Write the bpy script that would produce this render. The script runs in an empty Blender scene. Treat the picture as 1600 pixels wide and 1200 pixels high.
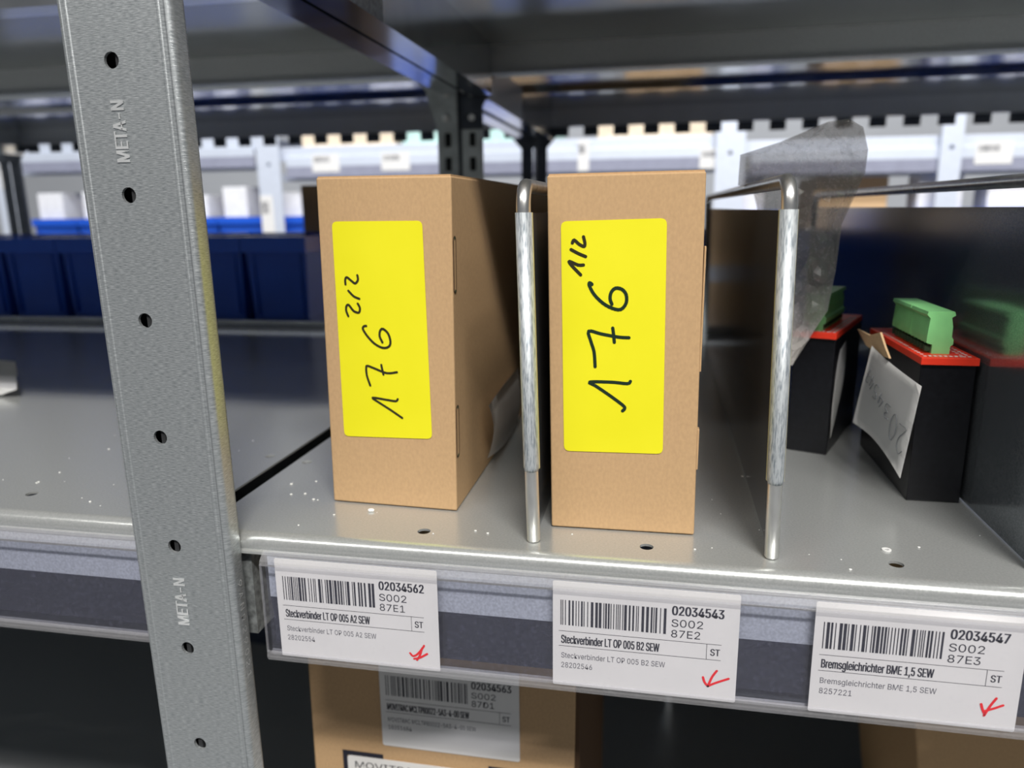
import bpy, bmesh, math, random
from mathutils import Vector, Matrix, noise
from mathutils.geometry import delaunay_2d_cdt

S = bpy.context.scene
COL = S.collection
R = math.radians

# ------------------------------------------------------------------ camera
yaw, pitch, roll = R(11.07), R(13.0), R(-0.73)
cy, sy = math.cos(yaw), math.sin(yaw)
fw = Vector((-sy*math.cos(pitch), cy*math.cos(pitch), -math.sin(pitch)))
r0 = Vector((cy, sy, 0)); u0 = r0.cross(fw)
rt = r0*math.cos(roll) + u0*math.sin(roll)
up = -r0*math.sin(roll) + u0*math.cos(roll)
cam_d = bpy.data.cameras.new('camera')
cam = bpy.data.objects.new('camera', cam_d); COL.objects.link(cam)
m3 = Matrix((rt, up, -fw)).transposed()
cam.matrix_world = Matrix.Translation((0, -.36, .163)) @ m3.to_4x4()
cam_d.sensor_width = 36; cam_d.lens = 1182.5/1600*36
cam_d.clip_start = .01; cam_d.clip_end = 60
cam_d.dof.use_dof = True; cam_d.dof.focus_distance = .365; cam_d.dof.aperture_fstop = 7.0
S.camera = cam

# ------------------------------------------------------------------ world, lamps, exposure
W = bpy.data.worlds.new('world'); S.world = W; W.use_nodes = True
bg = W.node_tree.nodes['Background']
bg.inputs[0].default_value = (.78, .86, 1.0, 1); bg.inputs[1].default_value = .10
S.view_settings.view_transform = 'Standard'; S.view_settings.look = 'None'
S.view_settings.gamma = 1; S.view_settings.use_curve_mapping = False
S.view_settings.exposure = 0.0

def line_lamp(name, loc, aim, sx, sy_, power, col):
    L = bpy.data.lights.new(name, 'AREA'); L.shape = 'RECTANGLE'; L.size = sx; L.size_y = sy_
    L.energy = power; L.color = col
    o = bpy.data.objects.new(name, L); COL.objects.link(o); o.location = loc
    d = Vector(aim) - Vector(loc)
    o.rotation_euler = d.to_track_quat('-Z', 'Y').to_euler()
    return o
line_lamp('aisle_lamp', (1.05, -2.6, 3.34), (.1, 0, .246), 1.5, .06, 180, (1, .965, .92))
line_lamp('aisle_lamp', (.2, -2.62, 3.36), (.2, 0, .246), 7.0, .06, 150, (1, .965, .92))
line_lamp('far_bay_fill', (-.3, .78, 1.5), (-.3, 1.8, .25), 5.0, .10, 52, (.9, .94, 1))  # added fill hung above the middle rack, reaching under the far shelves

# ------------------------------------------------------------------ materials
def nt(m): return m.node_tree.nodes, m.node_tree.links
def base_mat(name, col, rough=.6, metal=0, spec=.5):
    m = bpy.data.materials.new(name); m.use_nodes = True
    b = m.node_tree.nodes['Principled BSDF']
    b.inputs['Base Color'].default_value = (*col, 1)
    b.inputs['Roughness'].default_value = rough; b.inputs['Metallic'].default_value = metal
    b.inputs['Specular IOR Level'].default_value = spec
    return m, b
def mapping(m, scale, rot=(0,0,0)):
    N, L = nt(m)
    tc = N.new('ShaderNodeTexCoord'); mp = N.new('ShaderNodeMapping')
    mp.inputs['Scale'].default_value = scale; mp.inputs['Rotation'].default_value = rot
    L.new(tc.outputs['Object'], mp.inputs['Vector']); return mp
def noise_col(m, b, scale, c0, c1, lo=.35, hi=.65, detail=4, bump=0, dist=.0002, ns=1.0, rough=None):
    N, L = nt(m); mp = mapping(m, scale)
    n = N.new('ShaderNodeTexNoise'); n.inputs['Scale'].default_value = ns; n.inputs['Detail'].default_value = detail
    L.new(mp.outputs[0], n.inputs['Vector'])
    r = N.new('ShaderNodeValToRGB')
    r.color_ramp.elements[0].position = lo; r.color_ramp.elements[0].color = (*c0, 1)
    r.color_ramp.elements[1].position = hi; r.color_ramp.elements[1].color = (*c1, 1)
    L.new(n.outputs[0], r.inputs[0]); L.new(r.outputs[0], b.inputs['Base Color'])
    if rough:
        q = N.new('ShaderNodeMapRange'); q.inputs['To Min'].default_value = rough[0]; q.inputs['To Max'].default_value = rough[1]
        q.inputs['From Min'].default_value = .3; q.inputs['From Max'].default_value = .7
        L.new(n.outputs[0], q.inputs['Value']); L.new(q.outputs[0], b.inputs['Roughness'])
    if bump:
        u = N.new('ShaderNodeBump'); u.inputs['Strength'].default_value = bump; u.inputs['Distance'].default_value = dist
        L.new(n.outputs[0], u.inputs['Height']); L.new(u.outputs[0], b.inputs['Normal'])
    return m
def galv(name, c0, c1, scale, rough, metal=1.0, bump=.3, dist=.0002, lo=.35, hi=.65, detail=4):
    m, b = base_mat(name, c1, rough, metal)
    return noise_col(m, b, scale, c0, c1, lo, hi, detail, bump, dist, rough=(rough*.9, rough*1.15))
def plain(name, col, rough=.6, metal=0, spec=.5, var=.12, scale=60, bump=0, dist=.0002):
    m, b = base_mat(name, col, rough, metal, spec)
    return noise_col(m, b, (scale,)*3, tuple(c*(1-var) for c in col), tuple(min(1, c*(1+var)) for c in col), bump=bump, dist=dist)

M = {}
M['post'] = galv('galvanised_post_steel', (.34,.37,.385), (.62,.65,.66), (330, 330, 2900), .42, .72, .5, .0002, .32, .68)
M['deck'] = galv('galvanised_shelf_steel', (.50,.52,.51), (.57,.585,.575), (900, 1100, 900), .23, .55, .05, .00003)
M['under'] = galv('smooth_galvanised_steel', (.50,.52,.54), (.56,.58,.60), (40, 40, 40), .16, 1, .03, .0001)
M['sheet'] = galv('divider_sheet_steel', (.24,.27,.30), (.38,.41,.44), (900, 900, 1300), .16, .82, .06, .00005)
M['wire'] = galv('zinc_wire', (.72,.72,.70), (.86,.86,.84), (200, 200, 60), .30, .95, .05, .0001)
M['sleeve'] = galv('scratched_zinc_sleeve', (.30,.34,.38), (.60,.64,.66), (1400, 1400, 200), .42, .5, .3, .0002, .36, .56, 7)
M['zinc_edge'] = plain('yellow_passivated_zinc', (.72,.66,.38), .4, .6)
M['web'] = plain('painted_post_shade', (.015,.016,.018), .8)  # near-black colour stands in for the shade inside the posts
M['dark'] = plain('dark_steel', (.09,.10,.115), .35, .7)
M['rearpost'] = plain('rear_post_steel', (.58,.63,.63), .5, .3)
M['endsteel'] = plain('mottled_end_plate_steel', (.30,.32,.32), .4, .5, var=.35, scale=250)
M['lowlip'] = plain('lip_steel_painted_reflection', (.05,.053,.075), .25, .8, var=.05)  # dark base colour stands in for the dim floor mirrored in the lip
M['lipsteel'] = plain('dull_galvanised_lip_steel', (.70,.72,.725), .5, .35, var=.14, scale=700)
M['emboss'] = plain('lit_embossed_steel', (.86,.88,.88), .35, .6)  # post metal in a brighter tone, light on the raised letters painted in
M['bolt'] = plain('zinc_rivet', (.85,.85,.82), .35, .7)

def card_mat(name, c):
    m, b = base_mat(name, c, .85, 0, .1)
    N, L = nt(m)
    noise_col(m, b, (700, 700, 420), tuple(x*.93 for x in c), tuple(min(1, x*1.05) for x in c), .3, .7, 6, .08, .0001)
    return m
M['card'] = card_mat('brown_cardboard', (.52,.342,.185))
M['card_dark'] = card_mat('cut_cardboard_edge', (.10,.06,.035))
M['card_tan'] = card_mat('pale_tan_cardboard', (.62,.42,.24))
M['yellow'], _ = base_mat('fluorescent_yellow_paper', (.83,.77,.012), .55, 0, .35)
noise_col(M['yellow'], _, (25,25,25), (.82,.765,.012), (.85,.79,.016))
M['ink'] = plain('black_marker_ink', (.012,.03,.016), .35, 0, .5)
M['ink2'] = plain('black_brown_marker_ink', (.03,.028,.012), .35, 0, .5)
M['pencil'] = plain('pencil_line', (.14,.15,.16), .6)
M['red_ink'] = plain('red_marker_ink', (.80,.005,.012), .4)
M['print'] = plain('black_print', (.018,.018,.03), .5)
M['print2'] = plain('grey_print', (.12,.12,.14), .6)
M['label'] = plain('white_label_paper', (.74,.73,.71), .6, 0, .3, .02, 30)
M['paper'] = plain('white_paper', (.72,.72,.71), .7, 0, .2, .03, 40)
M['blue'] = plain('blue_bin_plastic', (.016,.085,.50), .38, 0, .5, .1, 10)
M['blue_rim'] = plain('glossy_blue_bin_rim', (.018,.10,.60), .18, 0, .6, .05, 10)
M['black'] = plain('black_plastic', (.006,.006,.008), .30, 0, .5, .3, 300)
M['speck'] = plain('white_dust', (.85,.85,.82), .8)
M['red'] = plain('red_plastic', (.95,.05,.02), .4, 0, .4, .06, 80)
M['green'] = plain('green_terminal_plastic', (.27,.70,.27), .4, 0, .4, .06, 80)
M['slot'] = plain('dark_recess', (.02,.05,.02), .8)
M['beige'] = plain('beige_carton', (.72,.60,.45), .8)
M['mint'] = plain('mint_carton', (.50,.72,.66), .8)
M['whitebox'] = plain('white_carton', (.80,.80,.82), .7, 0, .3, .05)
M['pale'] = plain('pale_painted_steel', (.68,.73,.83), .45, .3, var=.02)
M['lilac'] = plain('lilac_grey_rail', (.27,.28,.36), .5, 0, .4, .05)
M['floor'] = plain('grey_concrete_floor', (.30,.31,.32), .6, 0, .4, .15, 3)
M['wall'] = plain('pale_grey_wall', (.55,.57,.60), .8, 0, .3, .05, 2)

def clear(name, tint, haze_col, haze, gloss_rough=.08, dust=0):
    m = bpy.data.materials.new(name); m.use_nodes = True
    N, L = nt(m); N.clear()
    out = N.new('ShaderNodeOutputMaterial'); tr = N.new('ShaderNodeBsdfTransparent'); tr.inputs[0].default_value = (*tint, 1)
    df = N.new('ShaderNodeBsdfDiffuse'); df.inputs[0].default_value = (*haze_col, 1)
    gl = N.new('ShaderNodeBsdfGlossy'); gl.inputs['Roughness'].default_value = gloss_rough
    lw = N.new('ShaderNodeLayerWeight'); lw.inputs[0].default_value = .5
    pw = N.new('ShaderNodeMath'); pw.operation = 'POWER'; pw.inputs[1].default_value = 4; L.new(lw.outputs['Facing'], pw.inputs[0])
    fr = N.new('ShaderNodeMath'); fr.operation = 'MULTIPLY_ADD'; fr.inputs[1].default_value = .7; fr.inputs[2].default_value = .04; L.new(pw.outputs[0], fr.inputs[0])
    a = N.new('ShaderNodeMixShader'); a.inputs[0].default_value = haze
    L.new(tr.outputs[0], a.inputs[1]); L.new(df.outputs[0], a.inputs[2])
    mp = mapping(m, (250, 250, 250)); n = N.new('ShaderNodeTexNoise'); n.inputs['Scale'].default_value = 2; n.inputs['Detail'].default_value = 6
    L.new(mp.outputs[0], n.inputs['Vector'])
    q = N.new('ShaderNodeMapRange'); q.inputs['From Min'].default_value = .55; q.inputs['From Max'].default_value = .75
    q.inputs['To Min'].default_value = haze; q.inputs['To Max'].default_value = haze + dust
    L.new(n.outputs[0], q.inputs['Value']); L.new(q.outputs[0], a.inputs[0])
    b = N.new('ShaderNodeMixShader'); L.new(fr.outputs[0], b.inputs[0]); L.new(a.outputs[0], b.inputs[1]); L.new(gl.outputs[0], b.inputs[2])
    L.new(b.outputs[0], out.inputs[0])
    return m
M['clear'] = clear('clear_pvc', (.985,.985,1), (.62,.62,.80), .008, .08, .02)
M['clear_back'] = clear('hazy_clear_pvc', (.94,.95,.985), (.40,.41,.60), .015, .12, .07)
M['clear_edge'] = clear('clear_pvc_bead', (.97,.97,.98), (.88,.88,.90), .10, .12, .05)
M['bag'] = clear('clear_polythene', (.88,.87,.86), (.80,.76,.72), .30, .16, .22)

# ------------------------------------------------------------------ mesh helpers
def B(): return bmesh.new()
def add_box(bm, x0, x1, y0, y1, z0, z1, bev=0):
    vs = [bm.verts.new((x, y, z)) for z in (z0, z1) for x, y in ((x0,y0),(x1,y0),(x1,y1),(x0,y1))]
    fs = [bm.faces.new([vs[i] for i in f]) for f in ((3,2,1,0),(4,5,6,7),(0,1,5,4),(1,2,6,5),(2,3,7,6),(3,0,4,7))]
    if bev:
        es = list({e for f in fs for e in f.edges})
        bmesh.ops.bevel(bm, geom=es, offset=bev, segments=3, affect='EDGES', profile=.5)
    return bm
def bx(*a, **k): return add_box(B(), *a, **k)
def hexa(bm, bot, top, bev=0):
    """bot/top: four (x,y,z) each, counter-clockwise seen from above"""
    vs = [bm.verts.new(p) for p in list(bot)+list(top)]
    fs = [bm.faces.new([vs[i] for i in f]) for f in ((3,2,1,0),(4,5,6,7),(0,1,5,4),(1,2,6,5),(2,3,7,6),(3,0,4,7))]
    if bev:
        es = list({e for f in fs for e in f.edges})
        bmesh.ops.bevel(bm, geom=es, offset=bev, segments=3, affect='EDGES', profile=.5)
    return bm
def add_prism(bm, prof, a, b, axis='x', closed=True):
    """extrude a 2D profile (list of (p,q)) along axis; x: (y,z)  y: (x,z)  z: (x,y)"""
    def mk(t, p, q):
        return (t, p, q) if axis == 'x' else ((p, t, q) if axis == 'y' else (p, q, t))
    A = [bm.verts.new(mk(a, *p)) for p in prof]; C = [bm.verts.new(mk(b, *p)) for p in prof]
    n = len(prof)
    for i in range(n if closed else n-1):
        j = (i+1) % n
        bm.faces.new((A[i], A[j], C[j], C[i]))
    if closed:
        bm.faces.new(A[::-1]); bm.faces.new(C)
    return bm
def add_tube(bm, pts, rad, seg=12, cap=True, flat=None):
    pts = [Vector(p) for p in pts]; rings = []
    prev = None
    for i, p in enumerate(pts):
        t = (pts[min(i+1, len(pts)-1)] - pts[max(i-1, 0)]).normalized()
        if prev is None:
            a = Vector((1,0,0)) if abs(t.x) < .8 else Vector((0,1,0))
            n = (a - t*a.dot(t)).normalized()
        else:
            n = (prev - t*prev.dot(t)).normalized()
        prev = n; b = t.cross(n)
        r = rad[i] if isinstance(rad, (list, tuple)) else rad
        rings.append([bm.verts.new(p + (n*math.cos(2*math.pi*k/seg) + b*math.sin(2*math.pi*k/seg))*r) for k in range(seg)])
    for i in range(len(rings)-1):
        for k in range(seg):
            f = bm.faces.new((rings[i][k], rings[i][(k+1)%seg], rings[i+1][(k+1)%seg], rings[i+1][k])); f.smooth = True
    if cap:
        bm.faces.new(rings[0][::-1]); bm.faces.new(rings[-1])
    return bm
def plate(bm, outline, holes, t, fn, sub=()):
    """flat plate with holes. outline/holes: 2D loops; fn(u,v,w) -> 3D, w from 0 to t"""
    P, E = [], []
    def loop(l):
        s = len(P); P.extend(Vector(p) for p in l)
        E.extend((s+i, s+(i+1) % len(l)) for i in range(len(l)))
    loop(outline)
    for h in holes: loop(h)
    vo, eo, fo, *_ = delaunay_2d_cdt(P, E, [], 0, 1e-7)
    def inside(p, l):
        c = False
        for i in range(len(l)):
            (x1,y1),(x2,y2) = l[i], l[i-1]
            if (y1 > p[1]) != (y2 > p[1]) and p[0] < (x2-x1)*(p[1]-y1)/(y2-y1)+x1: c = not c
        return c
    top = [bm.verts.new(fn(v.x, v.y, 0)) for v in vo]; bot = [bm.verts.new(fn(v.x, v.y, t)) for v in vo]
    cnt = {}
    for f in fo:
        c = (sum(vo[i].x for i in f)/len(f), sum(vo[i].y for i in f)/len(f))
        if not inside(c, outline) or any(inside(c, h) for h in holes): continue
        bm.faces.new([top[i] for i in f]); bm.faces.new([bot[i] for i in f][::-1])
        for i in range(len(f)):
            e = (f[i], f[(i+1) % len(f)]); k = tuple(sorted(e)); cnt.setdefault(k, []).append(e)
    for k, l in cnt.items():
        if len(l) == 1:
            a, b = l[0]
            bm.faces.new((top[b], top[a], bot[a], bot[b]))
    bmesh.ops.delete(bm, geom=[v for v in bm.verts if not v.link_faces], context='VERTS')
    bmesh.ops.recalc_face_normals(bm, faces=bm.faces)
    return bm
def circ(x, y, r, n=20, ry=None):
    ry = ry or r
    return [(x+r*math.cos(2*math.pi*i/n), y+ry*math.sin(2*math.pi*i/n)) for i in range(n)]
def rrect(x0, x1, z0, z1, r, n=5):
    out = []
    for cx, cz, a in ((x1-r, z1-r, 0), (x0+r, z1-r, 90), (x0+r, z0+r, 180), (x1-r, z0+r, 270)):
        out += [(cx+r*math.cos(R(a+90*i/n)), cz+r*math.sin(R(a+90*i/n))) for i in range(n+1)]
    return out
def origin(o):
    v = Vector((0,0,0))
    while o is not None: v += o.location; o = o.parent
    return v
def obj(name, bm, m, parent=None, local=False):
    """link one mesh; vertices are world coordinates unless local"""
    if parent is not None and not local:
        w = origin(parent); bmesh.ops.translate(bm, verts=bm.verts, vec=-w)
    me = bpy.data.meshes.new(name); bm.to_mesh(me); bm.free()
    for mm in (m if isinstance(m, (list, tuple)) else [m]): me.materials.append(mm)
    o = bpy.data.objects.new(name, me); COL.objects.link(o)
    if parent is not None: o.parent = parent
    return o
def tag(o, label, cat, group=None):
    o['label'] = label; o['category'] = cat
    if group: o['group'] = group
    return o
def thing(name, label, cat, loc=(0,0,0), group=None):
    o = bpy.data.objects.new(name, None); o.empty_display_size = .02; COL.objects.link(o); o.location = loc
    return tag(o, label, cat, group)
def struct(name, bm, m):
    o = obj(name, bm, m); o['kind'] = 'structure'; return o
def tree(o, parent=None):
    c = o.copy(); COL.objects.link(c); c.parent = parent
    for ch in list(o.children): tree(ch, c)
    return c

# text and strokes (all on planes facing -y)
try:
    import os
    FONT = bpy.data.fonts.load(os.path.join(bpy.utils.resource_path('LOCAL'), 'datafiles', 'fonts', 'Inter.woff2'))
except Exception:
    FONT = None
def glyphs(text):
    cu = bpy.data.curves.new('tmp', 'FONT'); cu.body = text; cu.size = 1
    if FONT: cu.font = FONT
    o = bpy.data.objects.new('tmp', cu); COL.objects.link(o)
    bpy.context.view_layer.update()
    dg = bpy.context.evaluated_depsgraph_get()
    me = bpy.data.meshes.new_from_object(o.evaluated_get(dg))
    bpy.data.objects.remove(o); bpy.data.curves.remove(cu)
    v = [tuple(p.co) for p in me.vertices]; f = [tuple(p.vertices) for p in me.polygons]
    bpy.data.meshes.remove(me)
    return v, f
_hv, _ = glyphs('H'); CAP = max(p[1] for p in _hv)
def add_text(bm, text, x0, x1, zb, cap, fn, off=0.0):
    v, f = glyphs(text)
    a = min(p[0] for p in v); b = max(p[0] for p in v)
    sx = (x1-x0)/(b-a); sz = cap/CAP
    for k in range(3 if off else 1):          # bold: three closely shifted impressions
        e = (0, .5, -.5)[k]*off*cap
        vs = []
        for p in v:
            q = Vector(fn(x0+(p[0]-a)*sx+e, zb+p[1]*sz)); q.y -= k*4e-6; vs.append(bm.verts.new(q))
        for q in f:
            try: bm.faces.new([vs[i] for i in q])
            except ValueError: pass
def spline(pts, k=6):
    P = [Vector(p) for p in pts]; out = []
    if len(P) < 3: 
        return [P[0].lerp(P[-1], i/k) for i in range(k+1)]
    for i in range(len(P)-1):
        a = P[max(i-1,0)]; b = P[i]; c = P[i+1]; d = P[min(i+2, len(P)-1)]
        for j in range(k):
            t = j/k
            out.append(.5*((2*b)+(c-a)*t+(2*a-5*b+4*c-d)*t*t+(3*b-a-3*c+d)*t**3))
    out.append(P[-1]); return out
def add_stroke(bm, pts, w, fn0):
    Q = spline(pts); cnt = [0]
    def fn(x, z):
        p = fn0(x, z); return (p[0], p[1]-cnt[0]*1.5e-6, p[2])
    for i in range(len(Q)-1):
        d = Q[i+1]-Q[i]
        if d.length < 1e-9: continue
        n = Vector((-d.y, d.x)).normalized()*w/2; cnt[0] += 1
        bm.faces.new([bm.verts.new(fn(*p)) for p in (Q[i]-n, Q[i+1]-n, Q[i+1]+n, Q[i]+n)])
    for i in range(0, len(Q), 2):
        c = Q[i]; cnt[0] += 1; bm.faces.new([bm.verts.new(fn(c.x+w/2*math.cos(a*math.pi/6), c.y+w/2*math.sin(a*math.pi/6))) for a in range(12)])
def face_y(Y): return lambda x, z: (x, Y, z)

# ================================================================== SETTING
struct('floor', bx(-5, 5, -4, 5, -1.42, -1.40), M['floor'])
struct('wall_back', bx(-5, 5, 4.0, 4.1, -1.40, 3.2), M['wall'])

# ================================================================== NEAR RACK: shelf boards
def shelf_board(xa, xb, ya, yb, z, label, holes, lip=.036, group=None, mat=None, undermat=None, rear=True, low=True):
    mat = mat or M['deck']; um = undermat or M['under']
    t = thing('shelf_board', label, 'shelf', ((xa+xb)/2, ya, z), group)
    r = .0060
    # deck
    bm = B(); plate(bm, [(xa,ya+r),(xb,ya+r),(xb,yb),(xa,yb)], [circ(x, y, .0034, 20) for x, y in holes], .0012, lambda u,v,w: (u,v,z-w))
    obj('deck', bm, mat, t)
    # rounded front lip with a small crease and a flat band below
    pr = []
    for i in range(29):
        a = R(90*i/28); pr.append((ya+r-r*math.sin(a), z-r+r*math.cos(a)))
    pr += [(ya+.0002, z-.0080), (ya-.0010, z-.0088), (ya-.0012, z-.0100), (ya-.0003, z-.0108), (ya+.0012, z-.0108), (ya+.0012, z-.005), (ya+r, z-.0012)]
    bm = B(); add_prism(bm, pr, xa, xb); bmesh.ops.recalc_face_normals(bm, faces=bm.faces)
    o = obj('front_lip', bm, mat, t)
    xq = xa + (.040 if xa > -.3 else .018); xr = xb - .018
    def band(name, pr_, m_):
        bm = B(); add_prism(bm, pr_, xq, xr); bmesh.ops.recalc_face_normals(bm, faces=bm.faces); obj(name, bm, m_, t)
    band('lip_band', [(ya-.0003, z-.0108), (ya-.0003, z-.034), (ya+.0007, z-.034), (ya+.0008, z-.0108)], M['lipsteel'])
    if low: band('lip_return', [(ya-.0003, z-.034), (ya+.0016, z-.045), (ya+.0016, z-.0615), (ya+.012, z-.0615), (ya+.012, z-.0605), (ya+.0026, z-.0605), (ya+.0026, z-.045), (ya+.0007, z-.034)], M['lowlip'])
    if rear:
        bm = B(); add_prism(bm, [(yb, z), (yb, z-lip), (yb-.014, z-lip), (yb-.014, z-lip+.001), (yb-.001, z-lip+.001), (yb-.001, z-.0012)], xa+.001, xb-.001)
        bmesh.ops.recalc_face_normals(bm, faces=bm.faces); obj('rear_lip', bm, M['lipsteel'], t)
    for s, x in ((1, xa), (-1, xb)):
        zb = z-.060
        bm = B(); add_prism(bm, [(x, z-.0012), (x, zb), (x+s*.0275, zb), (x+s*.0275, z-.0012)], ya+.006, yb-.010, 'y')
        bmesh.ops.recalc_face_normals(bm, faces=bm.faces); obj('side_flange', bm, um, t)
        xe = x + s*.0279
        bm = B(); add_prism(bm, [(x+s*.010, ya+.0045), (xe, ya+.0045), (xe, ya+.25), (xe-s*.0006, ya+.25), (xe-s*.0006, ya+.0051), (x+s*.010, ya+.0051)], zb+.0002, z-.0112, 'z')
        bmesh.ops.recalc_face_normals(bm, faces=bm.faces); obj('end_plate', bm, M['endsteel'], t)
    # stiffening channel under the deck
    ym = ya + (yb-ya)*.55
    bm = B(); add_prism(bm, [(ym-.02, z-.0014), (ym-.016, z-.010), (ym+.016, z-.010), (ym+.02, z-.0014)], xa+.022, xb-.022)
    bmesh.ops.recalc_face_normals(bm, faces=bm.faces); obj('stiffener', bm, um, t)
    return t
XR0, XR1, XL0, XL1 = -.2360, .964, -1.444, -.2440
hR = [(-.1165+.1143*i, -.0085) for i in range(9)] + [(-.2275, .0863), (-.2275, .31)]
hL = [(-.3608-.1143*i, .0) for i in range(9)] + [(-.2545, .087), (-.2545, .31)]
YF, YB = -.0275, .612
shelf_board(XR0, XR1, YF, YB, 0, 'galvanised shelf board carrying the two brown cartons and wire dividers', hR)
shelf_board(XL0, XL1, YF, YB, .0025, 'nearly empty galvanised shelf board left of the perforated post', hL)
shelf_board(XR0, XR1, YF, YB, .36, 'dark underside of the shelf board above the two brown cartons', [])
shelf_board(XL0, XL1, YF, YB, .3625, 'underside of the upper shelf board left of the perforated post', [])
shelf_board(XR0, XR1, YF, YB, -.50, 'lower shelf board in shadow under the labelled lower carton', [])
shelf_board(XL0, XL1, YF, YB, -.4975, 'lower shelf board in shadow at bottom left behind the post', [])

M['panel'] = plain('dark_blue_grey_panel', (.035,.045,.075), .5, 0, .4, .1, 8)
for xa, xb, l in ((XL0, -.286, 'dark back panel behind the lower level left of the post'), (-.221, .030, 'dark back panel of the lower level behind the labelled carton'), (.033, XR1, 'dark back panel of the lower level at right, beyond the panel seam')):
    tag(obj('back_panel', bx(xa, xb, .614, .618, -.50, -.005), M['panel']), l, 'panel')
# ------------------------------------------------------------------ near rack frame
fr = thing('rack_upright', 'perforated galvanised rack frame standing large in the left foreground', 'rack frame', (-.243, -.04, -1.40))
xc_t, xc_b = -.2400, -.2336           # the post leans a hair
def lean(x, z): return x - (z+.02)*(.0115 if z < 5 else 0)*(1.0 - .6*(x+.2643)/.055)
pz0, pz1 = -1.40, .80
holes = []
z = .2298
zz = z + .0583*8
while zz > -1.38:
    holes.append(circ(-.2400, zz, .0036, 22)); zz -= .0583
def pf(u, v, w): return (lean(u, v), -.040 + w, v)
bm = B(); plate(bm, [(-.2611,pz0),(-.2125,pz0),(-.2125,pz1),(-.2611,pz1)], holes, .0016, pf)
fp = obj('front_post', bm, M['post'], fr)
# rounded edges and returns of the post as one profile per side, extruded along the lean
def post_side(s, x0):
    P = []
    for i in range(7):
        a = R(90*i/6); P.append((x0 + s*.0032*math.sin(a), -.0400+.0032-.0032*math.cos(a)))
    P += [(x0+s*.0034, -.0310), (x0+s*.0030, -.0292), (x0+s*.0012, -.0284), (x0-s*.0006, -.0284), (x0+s*.0018, -.0305), (x0+s*.0016, -.0370), (x0, -.0384)]
    bm = B()
    A = [bm.verts.new((lean(p, pz0), q, pz0)) for p, q in P]; C = [bm.verts.new((lean(p, pz1), q, pz1)) for p, q in P]
    n = len(P)
    for i in range(n):
        f = bm.faces.new((A[i], A[(i+1)%n], C[(i+1)%n], C[i])); f.smooth = i < 8
    bmesh.ops.recalc_face_normals(bm, faces=bm.faces)
    return bm
obj('post_return', post_side(1, -.2125), M['post'], fp)
obj('post_return', post_side(-1, -.2611), M['post'], fp)
# raised bead beside each edge
for xb_ in (-.2590, -.2150):
    bm = B(); A = []
    for zq in (pz0, pz1):
        A.append([bm.verts.new((lean(xb_+dx, zq), yq, zq)) for dx, yq in ((-.0009,-.0400),(-.0004,-.04035),(.0004,-.04035),(.0009,-.0400))])
    for i in range(3): bm.faces.new((A[0][i], A[0][i+1], A[1][i+1], A[1][i]))
    bmesh.ops.recalc_face_normals(bm, faces=bm.faces); obj('edge_bead', bm, M['post'], fp)
# embossed letters reading upwards, between holes
for zc in (.1995, -.0345, -.268, .433):
    bm = B()
    xm = lean(-.2400, zc)
    v0 = len(bm.verts)
    add_text(bm, 'META-N', 0, .0262, 0, .0066, lambda a, b: (xm+.0033-b, -.0402, zc-.0131+a), .09)
    r = bmesh.ops.extrude_face_region(bm, geom=list(bm.faces)); bmesh.ops.translate(bm, verts=[g for g in r['geom'] if isinstance(g, bmesh.types.BMVert)], vec=(0, -.00015, 0))
    bmesh.ops.recalc_face_normals(bm, faces=bm.faces); obj('embossed_lettering', bm, M['emboss'], fp)
bm = B()
for i, ch in enumerate('9ANR29021'):
    zc = -.0225 - i*.0066
    xs = lean(-.2091, zc)
    add_text(bm, ch, 0, .0036, 0, .0036, lambda a, b: (xs+.00025, -.0362+b, zc-a))
obj('embossed_lettering', bm, M['emboss'], fp)
obj('hole_shade_sheet', bx(-.2600, -.2140, -.0330, -.0322, pz0, pz1), M['web'], fp)  # added dark sheet, paints the shade seen through the round holes
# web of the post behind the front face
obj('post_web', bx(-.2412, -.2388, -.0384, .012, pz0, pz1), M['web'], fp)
# rear post: two slotted flanges and a dark web
rp = thing_rp = None
def slotted(xa, xb, Y, z0, z1, name, parent, mat=None, slot=(.0042,.0085), pitch=.0298, zref=.2498, clear_above=None):
    hs = []; zc = zref - pitch*int((zref-z0)/pitch - 1)
    while zc < z1-.02:
        if not (clear_above and zc > clear_above): hs.append(rrect((xa+xb)/2-slot[0], (xa+xb)/2+slot[0], zc-slot[1], zc+slot[1], .0018, 3))
        zc += pitch
    bm = B(); plate(bm, [(xa,z0),(xb,z0),(xb,z1),(xa,z1)], hs, .0015, lambda u,v,w: (u, Y+w, v))
    return obj(name, bm, mat or M['rearpost'], parent)
rpost = obj('rear_post', bx(-.2550, -.2525, .616, .630, -1.40, .80), M['dark'], fr)
slotted(-.2830, -.2562, .6145, -.02, .80, 'flange', rpost, clear_above=.26)
slotted(-.2512, -.2240, .6145, -.02, .80, 'flange', rpost, clear_above=.26)
obj('flange', bx(-.2830, -.2240, .6145, .616, -1.40, -.02), M['rearpost'], rpost)
obj('slot_shade_sheet', bx(-.2820, -.2250, .6165, .6175, -.02, .79), M['web'], rpost)  # added dark sheet so the slots look unlit inside
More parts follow.
